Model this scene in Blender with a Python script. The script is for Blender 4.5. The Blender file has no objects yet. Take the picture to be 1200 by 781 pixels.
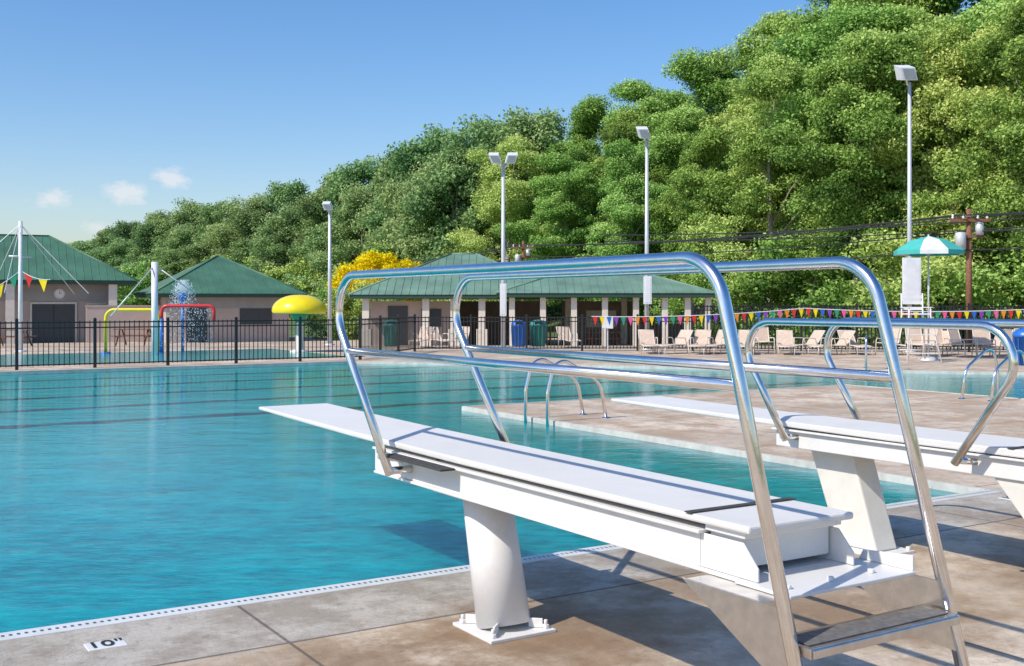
import bpy, math, random
import numpy as np
from mathutils import Vector, Matrix, Euler
random.seed(7)
sc = bpy.context.scene
COL = sc.collection
TH = math.radians(32.24)
F = (math.sin(TH), math.cos(TH)); R = (math.cos(TH), -math.sin(TH))
def at(s, d, z=0.0):
    """site coordinates: s metres across, d metres deep, along the long axis of the club grounds"""
    return (F[0]*d+R[0]*s, F[1]*d+R[1]*s, z)

# ---------------------------------------------------------------- materials
def base_mat(name):
    m = bpy.data.materials.new(name); m.use_nodes = True
    nt = m.node_tree
    return m, nt, nt.nodes["Principled BSDF"]
def N(nt, t, **kw):
    n = nt.nodes.new(t)
    for k, v in kw.items(): setattr(n, k, v)
    return n
def L(nt, a, b): nt.links.new(a, b)
def math_n(nt, op, a, b=None, c=None):
    n = nt.nodes.new('ShaderNodeMath'); n.operation = op
    for i, x in enumerate((a, b, c)):
        if x is None: continue
        if isinstance(x, (int, float)): n.inputs[i].default_value = x
        else: nt.links.new(x, n.inputs[i])
    return n.outputs[0]
def maprange(nt, v, a, b, c=0.0, d=1.0):
    n = nt.nodes.new('ShaderNodeMapRange')
    nt.links.new(v, n.inputs[0])
    for i, x in zip((1, 2, 3, 4), (a, b, c, d)): n.inputs[i].default_value = x
    return n.outputs[0]
def mixc(nt, fac, a, b, mode='MIX'):
    n = nt.nodes.new('ShaderNodeMix'); n.data_type = 'RGBA'; n.blend_type = mode
    for sock, x in ((n.inputs[0], fac), (n.inputs[6], a), (n.inputs[7], b)):
        if isinstance(x, (int, float)): sock.default_value = x
        elif isinstance(x, tuple): sock.default_value = (x[0], x[1], x[2], 1)
        else: nt.links.new(x, sock)
    return n.outputs[2]
def noise(nt, vec, scale, detail=4, rough=.55):
    n = nt.nodes.new('ShaderNodeTexNoise'); n.inputs['Scale'].default_value = scale
    n.inputs['Detail'].default_value = detail; n.inputs['Roughness'].default_value = rough
    if vec is not None: nt.links.new(vec, n.inputs['Vector'])
    return n.outputs[0]
def objco(nt):
    return nt.nodes.new('ShaderNodeTexCoord').outputs['Object']
def mat(name, col, rough=.5, metal=0.0, var=.08, scale=4.0, bump=0.0, bscale=60.0, grime=0.0):
    m, nt, b = base_mat(name)
    co = objco(nt)
    n1 = maprange(nt, noise(nt, co, scale), .3, .7)
    lo = tuple(c*(1-var) for c in col); hi = tuple(min(1, c*(1+var)) for c in col)
    c = mixc(nt, n1, lo, hi)
    if grime:
        g = maprange(nt, noise(nt, co, scale*2.3, 8, .7), .5, .78)
        g = math_n(nt, 'MULTIPLY', g, grime)
        c = mixc(nt, g, c, tuple(x*.45 for x in (col[0], col[1]*.9, col[2]*.75)))
    L(nt, c, b.inputs['Base Color'])
    b.inputs['Roughness'].default_value = rough; b.inputs['Metallic'].default_value = metal
    if bump:
        bp = N(nt, 'ShaderNodeBump'); bp.inputs['Strength'].default_value = bump; bp.inputs['Distance'].default_value = .01
        L(nt, noise(nt, co, bscale), bp.inputs['Height']); L(nt, bp.outputs[0], b.inputs['Normal'])
    return m

M_white = mat("white_powder_coat", (.73,.72,.70), .40, var=.03, scale=3, bump=.08, bscale=90, grime=.22)
M_board = mat("board_grit_surface", (.69,.68,.655), .7, var=.035, scale=1.6, bump=.35, bscale=260, grime=.14)
M_cream = mat("off_white_paint", (.70,.68,.62), .45, var=.05, grime=.22)
M_steel = mat("polished_stainless", (.82,.79,.76), .16, 1.0, var=.08, scale=14, bump=.04, bscale=30)
M_brushed = mat("brushed_stainless", (.68,.65,.62), .22, 1.0, var=.12, scale=20, bump=.06, bscale=120)
M_rubber = mat("dark_rubber", (.05,.048,.045), .8, var=.3, scale=30, bump=.3, bscale=200)
M_grip = mat("tread_grip", (.22,.205,.19), .6, .4, var=.25, scale=40, bump=.6, bscale=300)
M_black = mat("black_painted_iron", (.018,.018,.02), .45, var=.15)
M_galv = mat("galvanised_pole", (.62,.64,.66), .45, .3, var=.08)
M_lampw = mat("lamp_housing_white", (.75,.76,.78), .4)
M_glass = mat("lamp_glass", (.35,.38,.4), .1)
M_wood = mat("weathered_wood", (.22,.10,.055), .85, var=.3, scale=12)
M_teal = mat("teal_canvas", (.06,.42,.38), .8)
M_canvas = mat("white_canvas", (.72,.74,.72), .8)
M_sling = mat("tan_sling_fabric", (.58,.45,.35), .8, var=.1, scale=9)
M_frame = mat("cream_chair_frame", (.70,.62,.53), .5)
M_yellow = mat("yellow_gloss_paint", (.85,.66,.01), .3)
M_red = mat("red_gloss_paint", (.65,.03,.035), .3)
M_blue = mat("blue_gloss_paint", (.02,.14,.5), .35)
M_green = mat("green_gloss_paint", (.02,.30,.17), .4)
M_orange = mat("orange_cloth", (.75,.25,.02), .7)
M_purple = mat("purple_cloth", (.22,.05,.42), .7)
M_pink = mat("pink_cloth", (.75,.10,.32), .7)
M_tealbin = mat("teal_plastic", (.02,.22,.20), .5)
M_wall = mat("tan_stucco_wall", (.50,.40,.35), .9, var=.08, scale=1.5, bump=.3, bscale=30)
M_wall2 = mat("grey_stucco_wall", (.34,.33,.33), .9, var=.1, scale=1.5, bump=.3, bscale=30)
M_wall3 = mat("shade_toned_rear_wall", (.22,.17,.14), .9, var=.2, scale=1.5)  # darkened so the wall colour carries the shade of the open interior
M_dark = mat("bin_opening_shade", (.02,.022,.025), .6)  # for the dark block on bin lids, painting the shaded opening
M_doorg = mat("dark_grey_door", (.05,.055,.06), .5)
M_trim = mat("cream_trim", (.62,.58,.50), .6)
M_col = mat("cream_column", (.66,.60,.52), .7, grime=.15)
M_roof = mat("green_metal_roof", (.065,.165,.10), .5, .0, var=.2, scale=.9)
M_roof2 = mat("sunlit_green_metal_roof", (.15,.255,.185), .5, .0, var=.22, scale=.9)  # paler copy of the green roof, sunlight painted into the colour
M_fascia = mat("dark_green_fascia", (.02,.06,.04), .5)
M_trunk = mat("tree_bark", (.32,.28,.23), .95, var=.35, scale=5, bump=.6, bscale=14)
M_cable = mat("black_cable", (.03,.03,.035), .6)
M_num = mat("numeral_black", (.02,.02,.02), .6)
M_tile = mat("white_ceramic_tile", (.74,.74,.72), .3, grime=.2)
M_coping = mat("pale_coping_edge", (.58,.56,.51), .6, var=.15, grime=.6)
M_jet = mat("foamy_water", (.88,.92,.95), .7)

def deck_mat(name, base, band=False):
    m, nt, b = base_mat(name); co = objco(nt)
    sep = N(nt, 'ShaderNodeSeparateXYZ'); L(nt, co, sep.inputs[0]); X, Y = sep.outputs[0], sep.outputs[1]
    n1 = maprange(nt, noise(nt, co, .5, 6, .6), .38, .62)
    n2 = maprange(nt, noise(nt, co, 1.3, 10, .72), .46, .57)
    n3 = maprange(nt, noise(nt, co, 42, 6, .8), .35, .65)
    n4 = maprange(nt, noise(nt, co, 4.5, 10, .78), .49, .59)
    n5 = maprange(nt, noise(nt, co, 13, 8, .8), .55, .64)
    c = mixc(nt, n1, tuple(x*f for x, f in zip(base, (.74,.72,.70))), tuple(x*1.14 for x in base))
    c = mixc(nt, math_n(nt, 'MULTIPLY', n2, .80), c, (base[0]*.56, base[1]*.44, base[2]*.31))
    c = mixc(nt, math_n(nt, 'MULTIPLY', n4, .55), c, (base[0]*.52, base[1]*.48, base[2]*.42))
    c = mixc(nt, math_n(nt, 'MULTIPLY', n5, .55), c, (base[0]*.40, base[1]*.35, base[2]*.29))
    c = mixc(nt, math_n(nt, 'MULTIPLY', n3, .42), c, tuple(x*.62 for x in base))
    def blob(cx, cy, r):
        dx = math_n(nt, 'SUBTRACT', X, cx); dy = math_n(nt, 'SUBTRACT', Y, cy)
        d = math_n(nt, 'SQRT', math_n(nt, 'ADD', math_n(nt, 'MULTIPLY', dx, dx), math_n(nt, 'MULTIPLY', dy, dy)))
        d = math_n(nt, 'ADD', d, math_n(nt, 'MULTIPLY', math_n(nt, 'SUBTRACT', noise(nt, co, 2.2, 8, .7), .5), 1.5))
        return maprange(nt, d, r, r*.45)
    if band:
        bm_ = maprange(nt, Y, 4.97, 4.98)
        light = mixc(nt, n2, (.56,.51,.44), (.37,.315,.25))
        light = mixc(nt, math_n(nt, 'MULTIPLY', n4, .5), light, (.28,.24,.19))
        light = mixc(nt, math_n(nt, 'MULTIPLY', n5, .5), light, (.20,.17,.135))
        light = mixc(nt, math_n(nt, 'MULTIPLY', n3, .4), light, (.24,.22,.19))
        c = mixc(nt, bm_, c, light)
        for cx, cy, r, k in ((3.0,4.5,.8,.75),(4.6,3.9,.8,.65),(2.0,4.35,.65,.7),(6.4,3.6,.9,.6),(6.0,5.2,.6,.55),(7.6,4.6,.7,.5),(5.2,4.6,.5,.6),(3.6,5.3,.4,.45),(4.2,4.8,.45,.55)):
            c = mixc(nt, math_n(nt, 'MULTIPLY', blob(cx, cy, r), k), c, (.21,.125,.06))
        jy = math_n(nt, 'LESS_THAN', math_n(nt, 'ABSOLUTE', math_n(nt, 'SUBTRACT', Y, 4.975)), .009)
    else:
        jy = math_n(nt, 'LESS_THAN', math_n(nt, 'PINGPONG', Y, 1.5), .009)
    jx = math_n(nt, 'LESS_THAN', math_n(nt, 'PINGPONG', math_n(nt, 'ADD', X, .8), 1.35), .009)
    jy2 = math_n(nt, 'LESS_THAN', math_n(nt, 'PINGPONG', math_n(nt, 'ADD', Y, -.97), 2.0), .008)
    j = math_n(nt, 'MAXIMUM', jx, jy)
    if band: j = math_n(nt, 'MAXIMUM', j, jy2)
    c = mixc(nt, math_n(nt, 'MULTIPLY', j, .7), c, (.07,.06,.05))
    L(nt, c, b.inputs['Base Color']); b.inputs['Roughness'].default_value = .8
    bp = N(nt, 'ShaderNodeBump'); bp.inputs['Strength'].default_value = .5; bp.inputs['Distance'].default_value = .01
    h = math_n(nt, 'SUBTRACT', math_n(nt, 'MULTIPLY', math_n(nt, 'ADD', n3, n5), .5), j)
    L(nt, h, bp.inputs['Height']); L(nt, bp.outputs[0], b.inputs['Normal'])
    return m
M_deck = deck_mat("stained_concrete_deck", (.68,.57,.445), band=True)
M_deck2 = deck_mat("peninsula_concrete", (.70,.58,.46))

def gutter_mat():
    m, nt, b = base_mat("white_gutter_tile"); co = objco(nt)
    sep = N(nt, 'ShaderNodeSeparateXYZ'); L(nt, co, sep.inputs[0]); X, Y = sep.outputs[0], sep.outputs[1]
    a = math_n(nt, 'LESS_THAN', math_n(nt, 'PINGPONG', X, .0175), .008)
    d = math_n(nt, 'LESS_THAN', math_n(nt, 'ABSOLUTE', math_n(nt, 'SUBTRACT', Y, 5.785)), .016)
    k = math_n(nt, 'MULTIPLY', a, d)
    g = maprange(nt, noise(nt, co, 6, 6), .4, .75)
    c = mixc(nt, math_n(nt, 'MULTIPLY', g, .4), (.70,.70,.68), (.45,.42,.36))
    c = mixc(nt, k, c, (.08,.10,.10)); L(nt, c, b.inputs['Base Color']); b.inputs['Roughness'].default_value = .35
    return m
M_gutter = gutter_mat()

def water_mat(name, lanes=True, col=((.0,.125,.165),(.0,.35,.38))):
    m, nt, b = base_mat(name); co = objco(nt)
    mp = N(nt, 'ShaderNodeMapping'); mp.inputs['Rotation'].default_value = (0,0,TH); L(nt, co, mp.inputs[0])
    mp2 = N(nt, 'ShaderNodeMapping'); mp2.inputs['Scale'].default_value = (.65,1.35,1); L(nt, mp.outputs[0], mp2.inputs[0])
    v = mp2.outputs[0]
    n1 = noise(nt, v, 1.4, 3, .5); n2 = noise(nt, v, 8.5, 5, .6); n0 = noise(nt, co, .12, 2)
    f = math_n(nt, 'ADD', math_n(nt, 'MULTIPLY', n1, .40), math_n(nt, 'ADD', math_n(nt, 'MULTIPLY', n2, .65), math_n(nt, 'MULTIPLY', n0, .45)))
    c = mixc(nt, maprange(nt, f, .58, .94), col[0], col[1])
    if lanes:
        sep = N(nt, 'ShaderNodeSeparateXYZ'); L(nt, co, sep.inputs[0]); X, Y = sep.outputs[0], sep.outputs[1]
        yy = math_n(nt, 'ADD', Y, math_n(nt, 'MULTIPLY', math_n(nt, 'SUBTRACT', n1, .5), .5))
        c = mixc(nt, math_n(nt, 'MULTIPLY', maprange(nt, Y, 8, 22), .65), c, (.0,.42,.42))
        k = maprange(nt, math_n(nt, 'PINGPONG', yy, 1.15), .13, .20, 1, 0)
        k = math_n(nt, 'MULTIPLY', k, maprange(nt, Y, 14.8, 15.4))
        k = math_n(nt, 'MULTIPLY', k, maprange(nt, X, 17.5, 17.9, 1, 0))
        c = mixc(nt, math_n(nt, 'MULTIPLY', k, .95), c, (.0,.02,.06))
    L(nt, c, b.inputs['Base Color'])
    b.inputs['Roughness'].default_value = .05; b.inputs['IOR'].default_value = 1.33
    b.inputs['Specular IOR Level'].default_value = .22
    if lanes:
        b.subsurface_method = 'BURLEY'
        b.inputs['Subsurface Weight'].default_value = .5
        b.inputs['Subsurface Radius'].default_value = (1,1,1); b.inputs['Subsurface Scale'].default_value = 1.2
    bp = N(nt, 'ShaderNodeBump'); bp.inputs['Strength'].default_value = .20; bp.inputs['Distance'].default_value = .05
    h = math_n(nt, 'ADD', n1, math_n(nt, 'MULTIPLY', n2, .45))
    L(nt, h, bp.inputs['Height']); L(nt, bp.outputs[0], b.inputs['Normal'])
    return m
M_water = water_mat("pool_water")
M_water2 = water_mat("wading_water", False, ((.05,.36,.37),(.14,.50,.49)))

def leaf_mat(name, dark, mid, light, sub=.28, rv=.5):
    m, nt, b = base_mat(name); nt.nodes.remove(b)
    a = N(nt, 'ShaderNodeAttribute'); a.attribute_name = 'tone'
    oi = N(nt, 'ShaderNodeObjectInfo')
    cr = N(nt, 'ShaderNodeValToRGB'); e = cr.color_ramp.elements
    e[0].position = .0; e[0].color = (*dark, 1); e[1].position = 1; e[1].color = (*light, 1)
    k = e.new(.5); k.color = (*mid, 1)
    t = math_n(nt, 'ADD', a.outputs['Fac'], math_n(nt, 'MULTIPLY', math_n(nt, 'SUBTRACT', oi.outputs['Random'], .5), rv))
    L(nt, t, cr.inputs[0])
    hs = N(nt, 'ShaderNodeHueSaturation'); L(nt, cr.outputs[0], hs.inputs['Color'])
    L(nt, maprange(nt, math_n(nt, 'FRACT', math_n(nt, 'MULTIPLY', oi.outputs['Random'], 7.3)), 0, 1, .487, .535), hs.inputs['Hue'])
    df = N(nt, 'ShaderNodeBsdfDiffuse'); L(nt, hs.outputs[0], df.inputs[0])
    tr = N(nt, 'ShaderNodeBsdfTranslucent'); L(nt, hs.outputs[0], tr.inputs[0])
    mx = N(nt, 'ShaderNodeMixShader'); mx.inputs[0].default_value = sub
    L(nt, df.outputs[0], mx.inputs[1]); L(nt, tr.outputs[0], mx.inputs[2])
    L(nt, mx.outputs[0], nt.nodes['Material Output'].inputs[0])
    return m
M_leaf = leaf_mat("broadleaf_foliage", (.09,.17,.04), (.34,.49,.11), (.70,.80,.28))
M_leaf_far = leaf_mat("hazed_broadleaf_foliage", (.11,.20,.08), (.29,.41,.15), (.50,.60,.27))  # lighter, less saturated leaf colours with distance haze painted in
M_gold = leaf_mat("golden_foliage", (.62,.34,.01), (.90,.55,.012), (.95,.72,.03), rv=0)
M_grass = mat("grass_ground", (.10,.15,.04), .95, var=.4, scale=.6, bump=.5, bscale=20)

# ---------------------------------------------------------------- mesh builder
def fillet(pts, rad, seg=8):
    pts = [Vector(p) for p in pts]; out = [pts[0]]
    for i in range(1, len(pts)-1):
        p0, p, p1 = pts[i-1], pts[i], pts[i+1]
        a = (p0-p); b = (p1-p); la, lb = a.length, b.length; a.normalize(); b.normalize()
        ang = a.angle(b)
        t = min(rad/max(math.tan(ang/2), .05), la*.48, lb*.48)
        q0, q1 = p+a*t, p+b*t
        r = t*math.tan(ang/2)
        bis = (a+b).normalized(); c = p+bis*(r/max(math.sin(ang/2), .01))
        v0, v1 = q0-c, q1-c
        tot = v0.angle(v1)
        for k in range(seg+1):
            f = k/seg
            w = (v0*math.sin((1-f)*tot)+v1*math.sin(f*tot))/max(math.sin(tot), 1e-5)
            out.append(c+w)
    out.append(pts[-1]); return out

class MB:
    def __init__(s): s.v=[]; s.f=[]; s.m=[]; s.s=[]
    def add(s, vs, fs, mi=0, sm=False):
        o = len(s.v); s.v += [tuple(p) for p in vs]
        for f in fs: s.f.append([o+i for i in f]); s.m.append(mi); s.s.append(sm)
    def box(s, x0, x1, y0, y1, z0, z1, mi=0):
        s.add([(x0,y0,z0),(x1,y0,z0),(x1,y1,z0),(x0,y1,z0),(x0,y0,z1),(x1,y0,z1),(x1,y1,z1),(x0,y1,z1)],
              [(0,3,2,1),(4,5,6,7),(0,1,5,4),(1,2,6,5),(2,3,7,6),(3,0,4,7)], mi)
    def rbox(s, c, size, rot, mi=0):
        E = Euler(rot).to_matrix(); hx, hy, hz = size[0]/2, size[1]/2, size[2]/2
        vs = [Vector(c)+E@Vector(p) for p in [(-hx,-hy,-hz),(hx,-hy,-hz),(hx,hy,-hz),(-hx,hy,-hz),(-hx,-hy,hz),(hx,-hy,hz),(hx,hy,hz),(-hx,hy,hz)]]
        s.add(vs, [(0,3,2,1),(4,5,6,7),(0,1,5,4),(1,2,6,5),(2,3,7,6),(3,0,4,7)], mi)
    def prism(s, poly, vec, mi=0):
        n = len(poly); v = Vector(vec); a = [Vector(p) for p in poly]; b = [p+v for p in a]
        s.add(a+b, [tuple(range(n))[::-1], tuple(range(n, 2*n))]+[(i, (i+1)%n, n+(i+1)%n, n+i) for i in range(n)], mi)
    def tube(s, pts, r, n=10, mi=0, r1=None, cap=True):
        pts = [Vector(p) for p in pts]; P = [pts[0]]
        for p in pts[1:]:
            if (p-P[-1]).length > 1e-5: P.append(p)
        pts = P; k = len(pts); vs = []; up = None
        for i, p in enumerate(pts):
            t = (pts[min(i+1, k-1)]-pts[max(i-1, 0)]).normalized()
            if up is None:
                a = Vector((0,0,1)) if abs(t.z) < .9 else Vector((1,0,0)); up = (a-t*a.dot(t)).normalized()
            else: up = (up-t*up.dot(t)).normalized()
            sd = t.cross(up); rr = r if r1 is None else r+(r1-r)*i/(k-1)
            for j in range(n):
                an = 2*math.pi*j/n; vs.append(p+up*math.cos(an)*rr+sd*math.sin(an)*rr)
        fs = [(i*n+j, i*n+(j+1)%n, (i+1)*n+(j+1)%n, (i+1)*n+j) for i in range(k-1) for j in range(n)]
        s.add(vs, fs, mi, n > 5)
        if cap:
            o = len(s.v)-k*n
            s.f.append([o+j for j in range(n)][::-1]); s.m.append(mi); s.s.append(False)
            s.f.append([o+(k-1)*n+j for j in range(n)]); s.m.append(mi); s.s.append(False)
    def lathe(s, prof, c=(0,0), n=24, mi=0, sm=True):
        vs = []; k = len(prof)
        for r, z in prof:
            for j in range(n):
                a = 2*math.pi*j/n; vs.append((c[0]+r*math.cos(a), c[1]+r*math.sin(a), z))
        s.add(vs, [(i*n+j, i*n+(j+1)%n, (i+1)*n+(j+1)%n, (i+1)*n+j) for i in range(k-1) for j in range(n)], mi, sm)
    def mesh(s, name, mats):
        import bmesh
        me = bpy.data.meshes.new(name); me.from_pydata(s.v, [], s.f)
        for m in mats: me.materials.append(m)
        me.polygons.foreach_set('material_index', s.m); me.polygons.foreach_set('use_smooth', s.s)
        bm = bmesh.new(); bm.from_mesh(me); bmesh.ops.recalc_face_normals(bm, faces=bm.faces); bm.to_mesh(me); bm.free()
        me.update(); return me
    def obj(s, name, mats, parent=None, bevel=0.0, label=None, loc=(0,0,0), rotz=0.0):
        if not isinstance(mats, (list, tuple)): mats = [mats]
        ob = bpy.data.objects.new(name, s.mesh(name, mats)); COL.objects.link(ob)
        ob.location = loc; ob.rotation_euler = (0,0,rotz)
        if parent: ob.parent = parent
        if bevel:
            md = ob.modifiers.new('bevel', 'BEVEL'); md.width = bevel; md.segments = 2; md.limit_method = 'ANGLE'; md.angle_limit = .7
        if label: ob['label'] = label
        return ob
def thing(name, loc, label, cat, rotz=0.0, group=None):
    e = bpy.data.objects.new(name, None); COL.objects.link(e); e.empty_display_size = .1
    e.location = loc; e.rotation_euler = (0,0,rotz); e['label'] = label; e['category'] = cat
    if group: e['group'] = group
    return e
def ALLK(e):
    out = []
    for o in list(COL.objects):
        if o.parent is e:
            out.append(o); out += ALLK(o)
    return out
def copy_thing(e, loc, rotz=None, scale=None, label=None):
    kids = ALLK(e)
    n = e.copy(); COL.objects.link(n); n.location = loc
    if rotz is not None: n.rotation_euler = (0,0,rotz)
    if scale is not None: n.scale = scale
    if label: n['label'] = label
    mp = {e: n}
    for c in kids:
        k = c.copy(); COL.objects.link(k); k.parent = mp[c.parent]; mp[c] = k
    return n
def structure(mb, name, mats, bevel=0.0):
    o = mb.obj(name, mats, bevel=bevel); o['kind'] = 'structure'; return o

# ---------------------------------------------------------------- forest edge
ET = [-.60,-.37,-.15,-.03,.09,.19,.31,.46,.7]
ED = [230,200,132,95,78,69,59,53,50]
def edge(t): return float(np.interp(t, ET, ED))
PT = [-.6,-.40,-.369,-.31,-.277,-.208,-.154,-.115,-.077,-.03,.03,.09,.146,.185,.225,.27,.33,.46,.7]
PY = [305,290,272,246,234,222,202,176,163,150,124,98,84,64,30,-15,-75,-120,-130]
def prof(t): return float(np.interp(t, PT, PY))

# ---------------------------------------------------------------- terrain
def gz(d, t):
    z = -.2 if d < 40 else (-.2-.45*min(1, (d-40)/17))
    return z+min(16, .15*max(0, d-edge(t)-4)) if d > 45 else z
def build_ground():
    ss = np.concatenate([np.linspace(-400,-60,24), np.linspace(-55,60,60), np.linspace(66,400,24)])
    dd = np.concatenate([np.linspace(-60,30,12), np.linspace(33,110,60), np.linspace(116,600,50)])
    vs = [at(s_, d, gz(d, s_/d if d > 1 else 0)) for d in dd for s_ in ss]
    n = len(ss)
    fs = [(i*n+j, i*n+j+1, (i+1)*n+j+1, (i+1)*n+j) for i in range(len(dd)-1) for j in range(n-1)]
    mb = MB(); mb.add(vs, fs, 0, True); structure(mb, "ground", M_grass)
build_ground()
def slab(name, poly, z0, z1, m):
    mb = MB(); mb.prism([(p[0], p[1], z0) for p in poly], (0,0,z1-z0)); return structure(mb, name, m)
A40l, A40r = at(-32,40), at(40,40)
slab("pool_deck", [(-14,-8),(46,-8),(46,5.85),(-14,5.85)], -.3, 0, M_deck)
slab("pool_peninsula_deck", [(8.5,5.85),(17,5.85),(17,14.8),(8.5,14.8)], -.3, 0, M_deck2)
slab("far_pool_deck", [(-8,28),(12.5,28),(23.5,15.2),(29,5.85),(60,5.85),(A40r[0],A40r[1]),(A40l[0],A40l[1]),(-16,50)], -.3, 0, M_deck2)
mb = MB(); mb.add([(-14,5.6,-.06),(30,5.6,-.06),(30,28.5,-.06),(-14,28.5,-.06)], [(0,1,2,3)]); structure(mb, "pool_water", M_water)
mb = MB(); mb.add([(-3,30.5,.004),(13.5,30.5,.004),(13.5,37,.004),(-3,37,.004)], [(0,1,2,3)]); structure(mb, "wading_pool_water", M_water2)
a, b_, c_, d_ = at(-45,40.3,-.0), at(11.5,40.3,-.0), at(11.5,72,-.6), at(-45,72,-.6)
e_, f_ = at(11.5,57,-.6), at(-45,57,-.6)
mb = MB(); mb.add([a,b_,e_,f_,c_,d_], [(0,1,2,3),(3,2,4,5)]); structure(mb, "pavement", M_deck2)
mb = MB(); mb.box(-14,8.5,5.72,5.85,-.11,.006); structure(mb, "pool_gutter", M_gutter, bevel=.004)
mb = MB()
mb.box(8.45,8.5,5.85,14.85,-.11,.008); mb.box(8.5,17.05,14.8,14.85,-.11,.008); mb.box(17.0,17.05,5.85,14.8,-.11,.008)
mb.box(-14,12.45,27.93,28.0,-.11,.008)
def strip(p, q, w):
    p = Vector((p[0],p[1],0)); q = Vector((q[0],q[1],0)); n = Vector(((q-p).y, -(q-p).x, 0)).normalized()*w
    mb.prism([(p.x,p.y,-.11),(q.x,q.y,-.11),(q.x+n.x,q.y+n.y,-.11),(p.x+n.x,p.y+n.y,-.11)], (0,0,.118))
strip((12.5,28),(23.5,15.2),.07); strip((23.5,15.2),(29,5.85),.07)
structure(mb, "pool_coping", M_coping)

# ---------------------------------------------------------------- depth markers
def depth_marker(x, y, rot=0):
    e = thing("depth_marker", (x,y,0), 'white tile depth marker reading 10" set in the concrete pool deck', "depth marker", rotz=rot, group="depth markers on the pool deck")
    mb = MB(); mb.box(-.088,.088,-.06,.06,-.01,.004); mb.obj("tile", M_tile, e, bevel=.003)
    cu = bpy.data.curves.new("numerals", 'FONT'); cu.body = '10"'; cu.size = .125; cu.align_x = 'CENTER'; cu.align_y = 'CENTER'; cu.offset = .0016
    to = bpy.data.objects.new("numtmp", cu); COL.objects.link(to); bpy.context.view_layer.update()
    me = bpy.data.meshes.new_from_object(to.evaluated_get(bpy.context.evaluated_depsgraph_get()))
    bpy.data.objects.remove(to)
    o = bpy.data.objects.new("numerals", me); COL.objects.link(o); o.parent = e; o.location = (0,0,.008)
    me.materials.clear(); me.materials.append(M_num)
depth_marker(1.16, 5.40); depth_marker(8.3, 5.5)

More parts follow.
